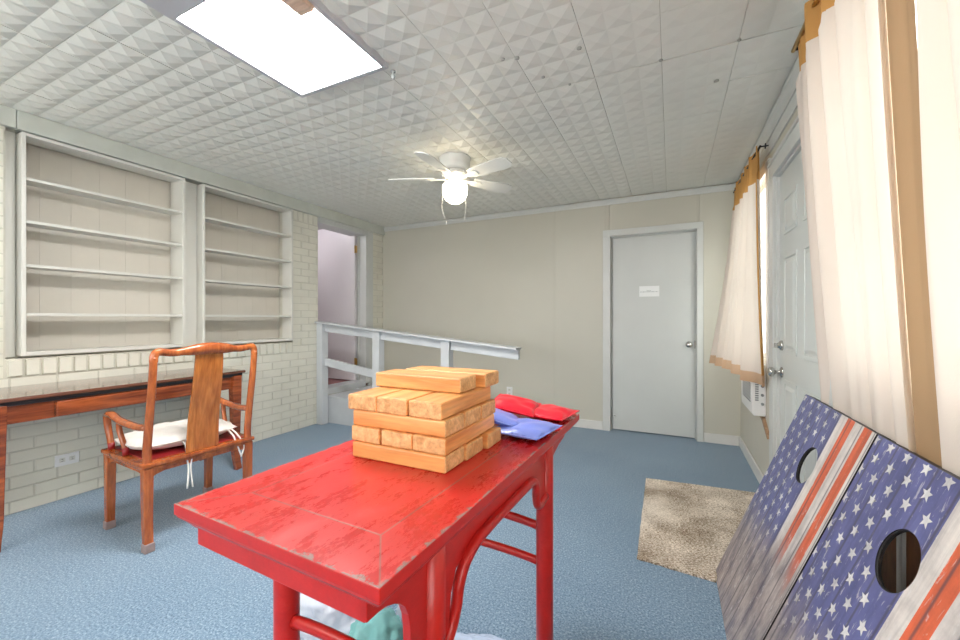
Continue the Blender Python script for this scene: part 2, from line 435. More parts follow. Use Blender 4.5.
# right wall: window far, door, window near, unseen window added for light
mb = MB()
W1 = (3.17, 3.97, .90, 2.14); D2 = (2.075, 2.955, 0, 2.045); W2 = (.30, 1.90, .98, 2.17); W3 = (-1.75, -.05, .85, 2.17)
def rw(y0, y1, z0, z1): mb.box(XR, XR + .13, y0, y1, z0, z1)
rw(W1[1], YB + .1, 0, H); rw(W1[0], W1[1], 0, W1[2]); rw(W1[0], W1[1], W1[3], H); rw(D2[1], W1[0], 0, H)
rw(D2[0], D2[1], D2[3], H); rw(W2[1], D2[0], 0, H); rw(W2[0], W2[1], 0, W2[2]); rw(W2[0], W2[1], W2[3], H); rw(-.05, W2[0], 0, H); rw(W3[0], W3[1], 0, W3[2]); rw(W3[0], W3[1], W3[3], H); rw(YN, W3[0], 0, H)
struct(mb.build('wall_right', M['wall_right']))
# brown panelling low on the right wall, under the near window
mb = MB()
for k in range(12): mb.box(XR - .006, XR - .0002, .12 + k * .152, .12 + (k + 1) * .152 - .004, .06, .86, 0)
struct(mb.build('trim_9', M['brown_panel'], bevel=.002))
mb = MB(); mb.box(XR - .016, XR - .0062, 1.465, 1.495, .06, .86); struct(mb.build('trim_10', M['base'], bevel=.002))

# trims
mb = MB(); mb.box(XL - .03, XL + .03, YN, .94, 2.325, H - .001); mb.box(XL - .03, XL + .03, .943, YB - .001, 2.325, H - .001)
struct(mb.build('trim_1', M['header'], bevel=.003))
mb = MB(); mb.prism([(YB, 2.375), (YB - .012, 2.375), (YB - .018, 2.40), (YB - .03, 2.415), (YB - .03, H - .012), (YB, H - .012)], 'x', XL + .031, XR - .001)
struct(mb.build('trim_2', M['trim'], bevel=.001))
mb = MB(); mb.prism([(XR, 2.335), (XR - .016, 2.335), (XR - .02, 2.37), (XR - .035, 2.40), (XR - .035, H - .012), (XR, H - .012)], 'y', YN, YB - .031)
mb.box(XR - .01, XR, YN, YB - .031, 2.25, 2.333)
struct(mb.build('trim_3', M['trim'], bevel=.001))
def baseb(name, parts):
    q = MB()
    for p in parts: q.box(*p)
    struct(q.build(name, M['base'], bevel=.004))
baseb('baseboard_back', [(-1.42, -.653, YB - .013, YB - .0005, 0, .092), (.281, XR - .014, YB - .013, YB - .0005, 0, .092)])
baseb('baseboard_right', [(XR - .013, XR - .0005, 3.065, YB - .001, 0, .092)])
# back door casing
mb = MB()
for a, b_ in ((-.65, -.575), (.222, .278)): mb.box(a, b_, YB - .018, YB + .001, 0, 2.045)
mb.box(-.65, .278, YB - .0185, YB + .001, 2.045, 2.108)
mb.box(-.585, -.575, YB - .004, YB + .10, 0, 2.045); mb.box(.222, .232, YB - .004, YB + .10, 0, 2.045); mb.box(-.585, .232, YB - .004, YB + .10, 2.04, 2.052)
mb.box(-.575, -.565, YB + .045, YB + .09, 0, 2.04); mb.box(.212, .222, YB + .045, YB + .09, 0, 2.04); mb.box(-.575, .222, YB + .045, YB + .09, 2.03, 2.04)
struct(mb.build('trim_4', M['trim'], bevel=.003))
# doorway in brick wall: jamb and casing
mb = MB()
mb.box(XL - .215, XL + .012, 4.0, 4.05, .34, DH); mb.box(XL - .012, XL + .014, 4.05, 4.13, .0, 2.325)
mb.box(XL - .215, XL + .004, 3.23, 4.05, DH, DH + .02); mb.box(XL - .12, XL - .10, 3.985, 4.0, .36, DH)
mb.box(XL - .012, XL + .010, 3.23, 4.05, DH + .004, 2.325)
struct(mb.build('trim_5', M['trim'], bevel=.003))
# right door casing and head
mb = MB()
mb.box(XR - .02, XR + .001, 2.965, 3.062, 0, 2.05); mb.box(XR - .02, XR + .001, 1.975, 2.065, 0, 2.05); mb.box(XR - .022, XR + .001, 1.975, 3.062, 2.05, 2.14)
mb.box(XR - .03, XR + .001, 1.965, 3.075, 2.14, 2.16)
mb.box(XR - .004, XR + .12, 2.945, 2.965, 0, 2.045); mb.box(XR - .004, XR + .12, 2.065, 2.085, 0, 2.045); mb.box(XR - .004, XR + .12, 2.065, 2.965, 2.035, 2.05)
struct(mb.build('trim_6', M['trim'], bevel=.004))

# ------------------------------------------------------------------ doors
mb = MB(); mb.box(-.562, .209, YB + .05, YB + .088, .012, 2.027); d1 = struct(mb.build('door_1', M['door_grey'], bevel=.002))
def knob(parent, kind='y', at=(0, 0, 0), out=-1, mat=None):
    q = MB(); x, y, z = at
    prof = [(.031, 0), (.031, .004), (.026, .009), (.011, .012), (.010, .03), (.016, .036), (.026, .044), (.029, .054), (.026, .064), (.014, .071), (.002, .072)]
    if kind == 'y': q.lathe([(r_, y + out * h_) for r_, h_ in prof], x, z, 24, axis='y')
    else: q.lathe([(r_, x + out * h_) for r_, h_ in prof], y, z, 24, axis='x')
    k = q.build('door_knob', mat or M['chrome'], parent); return k
knob(d1, 'y', (.158, YB + .05, .925))
mb = MB(); mb.box(.204, .2095, YB + .046, YB + .051, .885, .965); mb.box(.2095, .213, YB + .04, YB + .05, .89, .96); mb.build('latch_plate', M['chrome'], d1)
mb = MB()
mb.lathe([(.006, YB + .05), (.006, YB - .005), (.010, YB - .008), (.010, YB - .02), (.002, YB - .022)], -.535, .155, 12, axis='y')
mb.box(-.56, -.52, YB + .046, YB + .05, .10, .12); mb.build('door_stop', M['trim'], d1)
# sheet of paper on that door
mb = MB(); mb.box(-.296, -.108, YB + .0465, YB + .049, 1.405, 1.512, 0)
sg = mb.build('paper_sign', M['paper']); tag(sg, 'small white landscape paper notice taped on the grey flush door', 'sign')
mb = MB()
x = -.285
while x < -.12:
    w = random.uniform(.004, .012); mb.box(x, x + w, YB + .0458, YB + .0464, 1.449, 1.4555 + random.uniform(0, .002)); x += w + random.uniform(.003, .005)
mb.box(-.228, -.185, YB + .0458, YB + .0464, 1.461, 1.466)
mb.build('printed_line', M['ink'], sg)

# open white door beyond the brick doorway
mb = MB(); mb.box(XL - .13 - .80, XL - .13, 3.945, 3.98, .375, 2.40); d3 = struct(mb.build('door_2', M['door_white'], bevel=.002))
for z in (2.08, .62):
    q = MB(); q.tube([(XL - .122, 3.938, z - .05), (XL - .122, 3.938, z + .05)], .007, 10); q.box(XL - .125, XL - .095, 3.9445, 3.95, z - .045, z + .045)
    q.build('hinge', M['brass'], d3)
# hall beyond
mb = MB(); mb.box(-5.6, XL - .03, 2.6, 4.5, .30, .355); struct(mb.build('floor_hall', M['hall_floor']))
mb = MB(); mb.box(-5.6, XL - .22, 4.3, 4.36, .355, 2.5); mb.box(-5.6, XL - .25, 2.9, 2.95, .355, 2.5); mb.box(-5.62, -5.56, 2.9, 4.36, .355, 2.5); struct(mb.build('wall_hall', M['hall_wall']))
mb = MB(); mb.box(-5.6, XL - .22, 2.9, 4.36, 2.46, 2.5); struct(mb.build('ceiling_hall', M['hall_wall']))
mb = MB(); mb.box(XL - .20, XL + .01, 3.235, 3.995, .30, .372); struct(mb.build('trim_7', M['rail'], bevel=.004))
q = MB(); q.lathe([(.12, 2.459), (.13, 2.44), (.11, 2.40), (.05, 2.38), (.005, 2.375)], -4.4, 3.4, 24)  # lamp added to brighten the hall behind the doorway
tag(q.build('added_hall_lamp', emit('added_hall_glow', (1, .96, 1), 15)), 'unseen round lamp added to light the hall beyond the doorway', 'light')

# six panel door in the right wall
mb = MB(); xs = XR + .012; mb.box(xs, xs + .04, 2.088, 2.942, .008, 2.032)
d2 = struct(mb.build('door_3', M['door_green'], bevel=.002))
ys = [(2.205, 2.455), (2.575, 2.825)]; zs = [(1.66, 1.88), (.98, 1.54), (.22, .83)]
for y0, y1 in ys:
    for z0, z1 in zs:
        q = MB(); e = .022
        # moulded frame with a chamfered raised field
        for (a, b_, c, d) in ((y0, y1, z0, z0 + e), (y0, y1, z1 - e, z1), (y0, y0 + e, z0 + e, z1 - e), (y1 - e, y1, z0 + e, z1 - e)):
            q.box(xs - .006, xs + .0005, a, b_, c, d)
        f = .05; A = [(xs - .001, y0 + e + .008, z0 + e + .008), (xs - .001, y1 - e - .008, z0 + e + .008), (xs - .001, y1 - e - .008, z1 - e - .008), (xs - .001, y0 + e + .008, z1 - e - .008)]
        B = [(xs - .009, y0 + f, z0 + f), (xs - .009, y1 - f, z0 + f), (xs - .009, y1 - f, z1 - f), (xs - .009, y0 + f, z1 - f)]
        q.add(A + B, [(4, 5, 6, 7), (0, 1, 5, 4), (1, 2, 6, 5), (2, 3, 7, 6), (3, 0, 4, 7)])
        q.build('door_panel', M['door_green'], d2, bevel=.003)
knob(d2, 'x', (xs, 2.885, .862))
q = MB(); q.lathe([(.03, xs), (.03, xs - .006), (.024, xs - .014), (.017, xs - .016), (.017, xs - .022), (.003, xs - .023)], 2.885, 1.02, 24, axis='x')
q.box(xs - .04, xs - .02, 2.881, 2.889, 1.006, 1.034); q.build('deadbolt', M['chrome'], d2)

# ------------------------------------------------------------------ windows
def window(name, W, sash=2):
    y0, y1, z0, z1 = W; q = MB(); x = XR + .07
    fr = .035
    for (a, b_, c, d) in ((y0, y0 + fr, z0, z1), (y1 - fr, y1, z0, z1), (y0 + fr, y1 - fr, z0, z0 + fr), (y0 + fr, y1 - fr, z1 - fr, z1)): q.box(x - .05, x + .05, a, b_, c, d)
    w = struct(q.build(name, M['base'], bevel=.003))
    q = MB(); mz = (z0 + z1) / 2
    q.box(x - .02, x + .02, y0 + fr, y1 - fr, mz - .02, mz + .02)
    n = max(1, round((y1 - y0) / .8))
    for k in range(1, n): yy = y0 + (y1 - y0) * k / n; q.box(x - .03, x + .03, yy - .03, yy + .03, z0 + fr, z1 - fr)
    q.build('sash_rail', M['base'], w, bevel=.002)
    q = MB(); q.box(x - .002, x + .002, y0 + fr, y1 - fr, z0 + fr, z1 - fr); q.build('window_pane', M['glass'], w)
    return w
window('window_1', W1); window('window_2', W2); window('added_window_3', W3)  # the third window is added out of view to light the room
mb = MB()
for a, b_, c, d in ((XL - .3, -3.3, 0, H), (-.5, XR + .15, 0, H), (-3.3, -.5, 0, .95), (-3.3, -.5, 2.28, H)): mb.box(a, b_, YN - .1, YN, c, d)  # unseen rear wall, its wide opening added to let light in
for xw in (-3.3, -1.93, -.56): mb.box(xw, xw + .06, YN - .08, YN - .02, .95, 2.28)
struct(mb.build('wall_rear', M['wall_back']))
mb = MB()
mb.box(XR - .02, XR + .001, 3.10, 3.168, .86, 2.2); mb.box(XR - .02, XR + .001, 3.972, 4.04, .86, 2.2); mb.box(XR - .02, XR + .001, 3.10, 4.04, 2.142, 2.21)
struct(mb.build('trim_8', M['base'], bevel=.003))

# ------------------------------------------------------------------ bookcases
def bookcase(y0, y1, label):
    r_ = empty('bookcase', (XL, (y0 + y1) / 2, .94)); L = Matrix.Translation((-XL, -(y0 + y1) / 2, -.94))
    def fin(q, name, mat, bv=.002):
        ob = q.build(name, mat, r_, bevel=bv); ob.data.transform(L); return ob
    xf = XL + .022; xb = XL - .12; tk = .02
    for (a, b_) in ((y0, y0 + tk), (y1 - tk, y1)):
        q = MB(); q.box(xb, xf, a, b_, .951, 2.318); fin(q, 'side_panel', M['shelf'])
    q = MB(); q.box(xb, xf, y0 + tk, y1 - tk, 2.298, 2.318); fin(q, 'top_board', M['shelf'])
    q = MB(); q.box(xb, xf, y0 + tk, y1 - tk, .951, .974); fin(q, 'bottom_board', M['shelf'])
    for z in (2.047, 1.784, 1.514, 1.213):
        q = MB(); q.box(xb, xf - .004, y0 + tk + .0005, y1 - tk - .0005, z - .018, z); fin(q, 'shelf', M['shelf'])
    q = MB(); n = 6
    for k in range(n):
        a = y0 - .01 + (y1 - y0 + .02) * k / n; q.box(XL - .215, XL - .208, a, a + (y1 - y0 + .02) / n - .0006, .945, 2.32)
    fin(q, 'back_panel', M['shelf_back'], 0)
    tag(r_, label, 'bookcase', None); return r_
bookcase(.963, 1.866, 'wide empty built-in cream bookcase recessed in the brick wall, nearest the camera')
bookcase(1.999, 2.888, 'empty built-in cream bookcase on the brick wall beside the open doorway')
mb = MB()
for a, b_ in ((.907, .961), (1.868, 1.997)): mb.box(XL - .2, XL - .062, a, b_, .94, 2.322)
struct(mb.build('trim_11', M['shelf'], bevel=.002))

# wall outlets
def outlet(name, loc, face, horiz, label):
    r_ = empty(name, loc); w, h_ = (.117, .074) if horiz else (.072, .115)
    q = MB()
    def bx(a0, a1, b0, b1, d0, d1):
        if face == 'x': q.box(d0, d1, a0, a1, b0, b1)
        else: q.box(a0, a1, -d1, -d0, b0, b1)
    bx(-w / 2, w / 2, -h_ / 2, h_ / 2, 0, .006); q.build('cover_plate', M['plastic'], r_, bevel=.002)
    for s_ in (-1, 1):
        q = MB(); cx, cz = (s_ * .024, 0) if horiz else (0, s_ * .024)
        bx(cx - .014, cx + .014, cz - .014, cz + .014, .0055, .008); ob = q.build('socket', M['shelf'], r_, bevel=.002)
        q = MB(); 
        for u in (-.006, .006):
            if horiz: bx(cx - .005, cx + .005, cz + u - .0013, cz + u + .0013, .0078, .0086)
            else: bx(cx + u - .0013, cx + u + .0013, cz - .005, cz + .005, .0078, .0086)
        q.build('slot', M['dark'], ob)
    tag(r_, label, 'outlet')
outlet('wall_outlet', (XL + .004, 1.17, .257), 'x', True, 'double power outlet low on the painted brick wall under the desk')
outlet('wall_outlet', (-1.71, YB, .32), 'y', False, 'small power outlet low on the beige back wall behind the bean bags')

# ------------------------------------------------------------------ landing, ramp and handrail
r_ = empty('entry_ramp', (-2.5, 3.75, 0)); 
def loc(ob, dx, dy, dz=0): ob.data.transform(Matrix.Translation((-dx, -dy, -dz))); return ob
q = MB(); q.box(XL + .016, -2.70, 3.30, YB - .016, .265, .30); loc(q.build('landing_deck', M['rail'], r_, bevel=.003), -2.5, 3.75)
q = MB(); q.box(XL + .016, -2.70, 3.305, YB - .02, .0, .264); loc(q.build('side_board', M['rail'], r_, bevel=.003), -2.5, 3.75)
q = MB(); q.prism([(-2.698, .0), (-1.45, .0), (-1.45, .012), (-2.698, .30)], 'y', 3.30, YB - .016); loc(q.build('ramp_deck', M['rail'], r_, bevel=.002), -2.5, 3.75)
tag(r_, 'grey painted wooden landing and ramp along the back wall below the doorway', 'ramp')

def zr(x): return 1.153 - .093 * (x + 3.624)
r_ = empty('handrail', (-2.4, 3.24, 0))
for x in (XL + .052, -2.733, -1.909):
    q = MB(); q.prism([(x - .044, 0), (x + .044, 0), (x + .044, zr(x + .044) - .02), (x - .044, zr(x - .044) - .02)], 'y', 3.20, 3.288); loc(q.build('post', M['rail'], r_, bevel=.004), -2.4, 3.24)
xa, xe = XL + .004, -1.19
q = MB(); q.prism([(xa, zr(xa) - .018), (xe, zr(xe) - .018), (xe, zr(xe)), (xa, zr(xa))], 'y', 3.175, 3.315); loc(q.build('rail_cap', M['rail'], r_, bevel=.003), -2.4, 3.24)
for (a, b_) in ((XL + .098, -2.779), (-2.687, -1.955), (-1.863, xe)):
    q = MB(); q.prism([(a, zr(a) - .105), (b_, zr(b_) - .105), (b_, zr(b_) - .02), (a, zr(a) - .02)], 'y', 3.235, 3.27); loc(q.build('rail_board', M['rail'], r_, bevel=.003), -2.4, 3.24)
q = MB(); a, b_ = XL + .098, -2.779; q.prism([(a, .65), (b_, .56), (b_, .643), (a, .738)], 'y', 3.235, 3.27); loc(q.build('middle_rail', M['rail'], r_, bevel=.003), -2.4, 3.24)
tag(r_, 'grey painted wooden handrail with square posts sloping down beside the ramp', 'handrail')

# ------------------------------------------------------------------ ceiling light panel
r_ = empty('light_panel', (-1.55, .95, H - .012))
fx0, fx1, fy0, fy1 = -.30, .30, -.15, .61
q = MB()
for (a, b_, c, d) in ((fx0, fx1, fy0, fy0 + .125), (fx0, fx1, fy1 - .025, fy1), (fx0, fx0 + .025, fy0 + .125, fy1 - .025), (fx1 - .025, fx1, fy0 + .125, fy1 - .025)): q.box(a, b_, c, d, -.022, .012)
q.build('panel_frame', paint('panel_frame_grey', (.50, .50, .53), .4), r_, bevel=.003)
q = MB(); q.box(fx0 + .024, fx1 - .024, fy0 + .124, fy1 - .024, -.012, -.006); q.build('diffuser', M['panel_glow'], r_)
tag(r_, 'large bright rectangular light panel set in the tiled ceiling', 'light')
q = MB(); q.box(-.075, .0, -.06, .09, -.03, 0); ob = q.build('wooden_bracket', wood('pale_ply', (.55, .36, .26), (.78, .58, .45)), None, bevel=.003)
ob.location = (-1.262, 1.03, H - .024); tag(ob, 'small pale wooden block against the bright ceiling light panel', 'block')
# clear hook beside the panel
q = MB(); q.lathe([(.004, 0), (.012, -.003), (.012, -.008), (.004, -.012), (.007, -.02), (.011, -.03), (.007, -.04), (.001, -.044)], 0, 0, 14)
ob = q.build('ceiling_hook', glassy('clear_glass_bead', (.8, .85, .85), .5)); ob.location = (-1.265, 1.615, H - .008); tag(ob, 'tiny clear bead hook hanging at the corner of the ceiling light panel', 'hook')
# small grey discs and screws on the ceiling
discs = [((506, 53), -.735, 1.778, .010), ((519, 59), -.67, 1.80, .012), ((578, 37), -.385, 1.86, .011), ((540, 76), -.60, 2.00, .009), ((560, 88), -.49, 2.125, .007), ((722, 75), .215, 2.43, .012), ((661, 61), -.045, 2.12, .009), ((739, 41), .277, 2.12, .008)]
disc0 = None
names_ = ['grey disc on the ceiling left of the long joint, first of a pair', 'grey disc on the ceiling joint left of centre, second of a pair', 'round grey disc on the ceiling above the beige wall, set alone right of a joint',
          'small grey disc on the ceiling close before the dark cross joint', 'tiny disc on the dark cross joint of the ceiling above the table', 'smudged grey disc on the ceiling beyond the cross joint near the right wall',
          'small disc where two ceiling joints cross near the middle', 'small disc where two ceiling joints cross closest to the window curtain']
for (pp, x, y, rr), lb in zip(discs, names_):
    if disc0 is None:
        q = MB(); q.lathe([(.011, 0), (.011, -.004), (.006, -.006), (.001, -.006)], 0, 0, 16); ob = q.build('ceiling_disc', paint('dull_grey_metal', (.40, .40, .37), .5)); disc0 = ob
    else: ob = disc0.copy(); C.objects.link(ob)
    ob.location = (x, y, H - .004); ob.scale = (rr / .011, rr / .011, 1); tag(ob, lb, 'disc', 'discs on the ceiling')

# ------------------------------------------------------------------ ceiling fan
fx, fy = -1.529, 2.721
r_ = empty('ceiling_fan', (fx, fy, H - .002))
q = MB(); q.lathe([(.125, .0), (.125, -.012), (.117, -.02), (.118, -.06), (.112, -.085), (.10, -.10), (.08, -.108)], 0, 0, 36); q.build('motor_housing', M['white'], r_)
q = MB(); q.lathe([(.08, -.108), (.095, -.112), (.098, -.13), (.088, -.145), (.06, -.155), (.05, -.165), (.05, -.185), (.062, -.19)], 0, 0, 32)
for k in range(10):
    a = 2 * PI * k / 10; q.box(-.006, .006, .088, .104, -.140, -.118, 0, Matrix.Rotation(a, 3, 'Z'))
q.build('switch_housing', M['white'], r_)
q = MB(); q.lathe([(.05, -.188), (.080, -.196), (.097, -.218), (.099, -.25), (.094, -.288), (.076, -.325), (.045, -.348), (.002, -.354)], 0, 0, 32); q.build('lamp_globe', M['lamp'], r_)
for k in range(5):
    a = math.radians(-159 + 72 * k); R = Matrix.Rotation(a, 4, 'Z'); T = Matrix.Rotation(math.radians(-13), 4, 'X')
    pts = [(.16, -.045), (.20, -.055), (.45, -.068), (.505, -.06), (.53, -.03), (.53, .03), (.505, .06), (.45, .068), (.20, .055), (.16, .045)]
    q = MB(); q.prism(pts, 'z', -.004, .004); ob = q.build('blade', M['white'], r_, bevel=.001); ob.data.transform(Matrix.Translation((0, 0, -.158)) @ R @ T)
    q = MB(); q.prism([(.075, -.014), (.13, -.012), (.17, -.03), (.215, -.034), (.235, -.012), (.235, .012), (.215, .034), (.17, .03), (.13, .012), (.075, .014)], 'z', -.011, -.005)
    q.lathe([(.005, -.014), (.005, -.011)], .19, .018, 8); q.lathe([(.005, -.014), (.005, -.011)], .19, -.018, 8)
    ob2 = q.build('blade_bracket', M['white'], ob, bevel=.001); ob2.data.transform(Matrix.Translation((0, 0, -.158)) @ R @ T)
for (px_, py_, zl, bend) in ((-.055, -.03, -.50, .03), (.05, .02, -.46, -.005)):
    q = MB(); q.tube(catmull([(px_, py_, -.215), (px_ * 1.5, py_ * 1.5, -.30), (px_ * 1.6, py_ * 1.6, -.40), (px_ * 1.5 + bend, py_ * 1.5, zl)], 4), .0016, 6); q.tube([(px_ * 1.5 + bend, py_ * 1.5, zl), (px_ * 1.5 + bend, py_ * 1.5, zl - .025)], .004, 8); q.build('pull_chain', M['white'], r_)
tag(r_, 'white flush-mount ceiling fan with a glowing globe lamp', 'ceiling fan')

# ------------------------------------------------------------------ desk
r_ = empty('writing_desk', (-3.30, 1.35, 0)); ox, oy = -3.30, 1.35
def D(q, name, mat, bv=.003, par=None): return loc(q.build(name, mat, par or r_, bevel=bv), ox, oy)
q = MB(); q.box(-3.555, -3.035, .675, 2.025, .752, .772); D(q, 'desktop', [M['desk_top']], .004)
q = MB(); q.box(-3.54, -3.052, .69, 2.01, .728, .7515); D(q, 'top_shade_strip', M['desk_shade'], .004)  # dark strip painting the shadow gap between desktop and apron
q = MB(); q.box(-3.535, -3.075, .71, 1.99, .632, .7275); D(q, 'apron', M['desk'])
q = MB(); q.box(-3.085, -3.045, .955, 1.80, .638, .722); dr = D(q, 'drawer', M['desk'], .004)
q = MB(); q.box(-3.046, -3.0435, .962, 1.793, .644, .716); D(q, 'drawer_face', M['desk'], .001, dr)
q = MB(); q.lathe([(.008, -3.044), (.006, -3.034), (.011, -3.030), (.013, -3.024), (.009, -3.018), (.001, -3.017)], 1.385, .678, 16, axis='x'); D(q, 'knob', M['chrome'], 0, dr)
for (xx, sx_) in ((-3.075, 1), (-3.52, -1)):
    for (yy, sy_) in ((.742, -1), (1.966, 1)):
        q = MB(); pts = [(0, 0, .735), (0, 0, .55), (0, 0, .30), (sx_ * .002, 0, .15), (sx_ * .008, sy_ * .006, .06), (sx_ * .016, sy_ * .012, 0)]
        P = catmull(pts, 4); rad = [(.033 - .011 * min(1, max(0, (.66 - p.z) / .6))) for p in P]
        q.tube([(xx + p.x, yy + p.y, p.z) for p in P], rad, 4, square=True, up=(1, 0, 0)); D(q, 'leg', M['desk'], .004)
tag(r_, 'long dark reddish wood writing desk with one drawer against the painted brick wall', 'desk')

# ------------------------------------------------------------------ chair
cr = math.radians(-3.5)
r_ = empty('yoke_back_armchair', (-2.605, 1.348, 0), cr)
def K(q, name, mat, bv=0, par=None): return q.build(name, mat, par or r_, bevel=bv)
hx, hy = .225, .255
q = MB(); q.box(-hx - .035, hx + .028, -hy - .03, hy + .03, .424, .447); q.box(-hx - .028, hx + .02, -hy - .022, hy + .022, .408, .4235); K(q, 'seat_frame', M['chair'], .006)
q = MB(); q.box(-hx + .01, hx - .02, -hy + .012, hy - .012, .4472, .4505); K(q, 'seat_panel', M['chair_red'], .001)
def apron(x0, y0, x1, y1, nm):
    q = MB(); n = 14; d = Vector((x1 - x0, y1 - y0, 0)); L_ = d.length; d.normalize(); s_ = Vector((-d.y, d.x, 0)) * .009
    top, bot = [], []
    for k in range(n + 1):
        u = k / n; e = min(u, 1 - u) * L_; zz = .388 - .03 * max(0, 1 - e / .07) ** 1.6
        p = Vector((x0, y0, 0)) + d * (u * L_); top.append((p, .4075)); bot.append((p, zz))
    vs = []
    for sg_ in (-1, 1):
        for p, z in top: vs.append(p + s_ * sg_ + Vector((0, 0, z)))
        for p, z in bot: vs.append(p + s_ * sg_ + Vector((0, 0, z)))
    m_ = n + 1; fs = []
    for k in range(n):
        fs += [(k, k + 1, m_ + k + 1, m_ + k), (2 * m_ + k, 3 * m_ + k, 3 * m_ + k + 1, 2 * m_ + k + 1), (m_ + k, m_ + k + 1, 3 * m_ + k + 1, 3 * m_ + k), (k, 2 * m_ + k, 2 * m_ + k + 1, k + 1)]
    q.add(vs, fs); K(q, nm, M['chair'])
for a in ((-hx, -hy, hx, -hy), (-hx, hy, hx, hy), (hx, -hy, hx, hy), (-hx, -hy, -hx, hy)): apron(*a, 'apron')
def cleg(x, y, sx_, back):
    q = MB()
    if back: pts = [(x, y, .42), (x, y, .25), (x + .004, y, .12), (x + .014, y, .0)]
    else: pts = [(x, y, .42), (x, y, .2), (x - .002, y, .08), (x - .006, y, 0)]
    P = catmull(pts, 5); q.tube(P, [.0225 - .004 * (1 - p.z / .42) for p in P], 4, square=True, up=(1, 0, 0))
    lg = K(q, 'leg', M['chair'], .005)
    e = P[-1]; q = MB(); q.box(e.x - .0225, e.x + .0225, e.y - .0225, e.y + .0225, 0.0, .045); K(q, 'foot_cap', M['rubber'], .004, lg)
for sy_ in (-1, 1): cleg(hx, sy_ * hy, 1, True); cleg(-hx, sy_ * hy, -1, False)
for sy_ in (-1, 1):
    q = MB(); y = sy_ * hy
    P = catmull([(hx, y, .43), (hx + .002, y, .52), (hx + .022, y, .65), (hx + .048, y, .80), (hx + .066, y, .93), (hx + .070, y, .985)], 5)
    q.tube(P, [.0215 - .003 * (p.z - .43) / .55 for p in P], 14, flat=.92); K(q, 'back_post', M['chair'])
# crest rail
q = MB(); pts = [(hx + .070, -hy, .96), (hx + .071, -hy + .003, .992), (hx + .072, -hy + .020, 1.010), (hx + 0.072, -.17, 1.002), (hx + 0.078, -.10, 1.008), (hx + 0.082, -.05, 1.013), (hx + 0.083, 0, 1.015), (hx + 0.082, .05, 1.013), (hx + 0.078, .10, 1.008), (hx + 0.072, .17, 1.002), (hx + .072, hy - .020, 1.010), (hx + .071, hy - .003, .992), (hx + .070, hy, .96)]
P = catmull(pts, 5); q.tube(P, [.0195 + .013 * max(0, 1 - (abs(p.y) / .13) ** 2.5) for p in P], 14, flat=.8, up=(0, 1, 0)); K(q, 'crest_rail', M['chair'])
# splat
q = MB(); n = 22; vs = []; fs = []
for k in range(n + 1):
    u = k / n; z = .447 + u * (1.005 - .447); x = hx + .002 + .026 * math.sin(u * PI * 2.0 - .3) * -.28 + .074 * u; w = .083 - .013 * u
    for sx_ in (-.006, .006):
        for yy in (-w, w): vs.append((x + sx_, yy, z))
for k in range(n):
    a = 4 * k; fs += [(a, a + 1, a + 5, a + 4), (a + 2, a + 6, a + 7, a + 3), (a, a + 4, a + 6, a + 2), (a + 1, a + 3, a + 7, a + 5)]
fs += [(0, 2, 3, 1), (4 * n, 4 * n + 1, 4 * n + 3, 4 * n + 2)]
q.add(vs, fs, 0, False); K(q, 'splat', M['splat'], .002)
for sy_ in (-1, 1):
    y = sy_ * hy
    q = MB(); P = catmull([(hx + .003, y, .625), (hx - .08, y + sy_ * .006, .618), (hx - .20, y + sy_ * .012, .622), (hx - .30, y + sy_ * .014, .632), (hx - .385, y + sy_ * .012, .648), (hx - .44, y + sy_ * .008, .643), (hx - .466, y + sy_ * .004, .628)], 5)
    q.tube(P, .0185, 12, flat=1.1); ar = K(q, 'armrest', M['chair'])
    q = MB(); P = catmull([(-hx + .02, y, .447), (-hx + .012, y + sy_ * .002, .50), (-hx - .012, y + sy_ * .006, .58), (-hx - .014, y + sy_ * .008, .635)], 5); q.tube(P, [.0145 + .004 * (p.z - .447) / .19 for p in P], 12); K(q, 'arm_post', M['chair'], 0, ar)
    q = MB(); P = catmull([(-.02, y, .447), (-.03, y + sy_ * .004, .50), (-.062, y + sy_ * .012, .57), (-.068, y + sy_ * .013, .628)], 5); q.tube(P, [.0145, *[.0135] * (len(P) - 2), .012], 12); K(q, 'arm_spindle', M['chair'], 0, ar)
    for zz, xx, yy in ((.447, -hx + .02, y), (.447, -.02, y)):
        q = MB(); q.tube([(xx, yy, .4475), (xx - .001, yy, .485)], .0162, 12); K(q, 'red_ferrule', M['chair_red'], 0, ar)
tag(r_, 'reddish wooden yoke-back armchair with solid splat facing the long desk', 'chair')

# cushion
def pillow(w, d, h_, n=22, seed=0, rnd=.16, crumple=.004, fs_=9):
    q = MB(); vs = []; idx = {}
    def shape(u, v):
        x, y = u, v; s_ = max(abs(u), abs(v)); l_ = math.hypot(u, v)
        if l_ > 0: k = (s_ / l_) ** rnd; x, y = u * k, v * k
        return x, y
    for side in (1, -1):
        for i in range(n + 1):
            for j in range(n + 1):
                u, v = 2 * i / n - 1, 2 * j / n - 1; x, y = shape(u, v)
                e = max(0, (1 - abs(u) ** 3.2)) ** .55 * max(0, (1 - abs(v) ** 3.2)) ** .55
                c = noise.noise(Vector((x * fs_ * w + seed, y * fs_ * d, side * 3.1 + seed))) * crumple * 2.2
                z = side * (h_ / 2) * e + c * (1 if side > 0 else .2) * min(1, e * 2)
                vs.append((x * w / 2 + c * .5, y * d / 2 + c * .4, z))
    m_ = n + 1; fs = []
    for s_ in range(2):
        o_ = s_ * m_ * m_
        for i in range(n):
            for j in range(n):
                a = o_ + i * m_ + j; f = (a, a + 1, a + m_ + 1, a + m_); fs.append(f if s_ else f[::-1])
    q.add(vs, fs, 0, True)
    return q
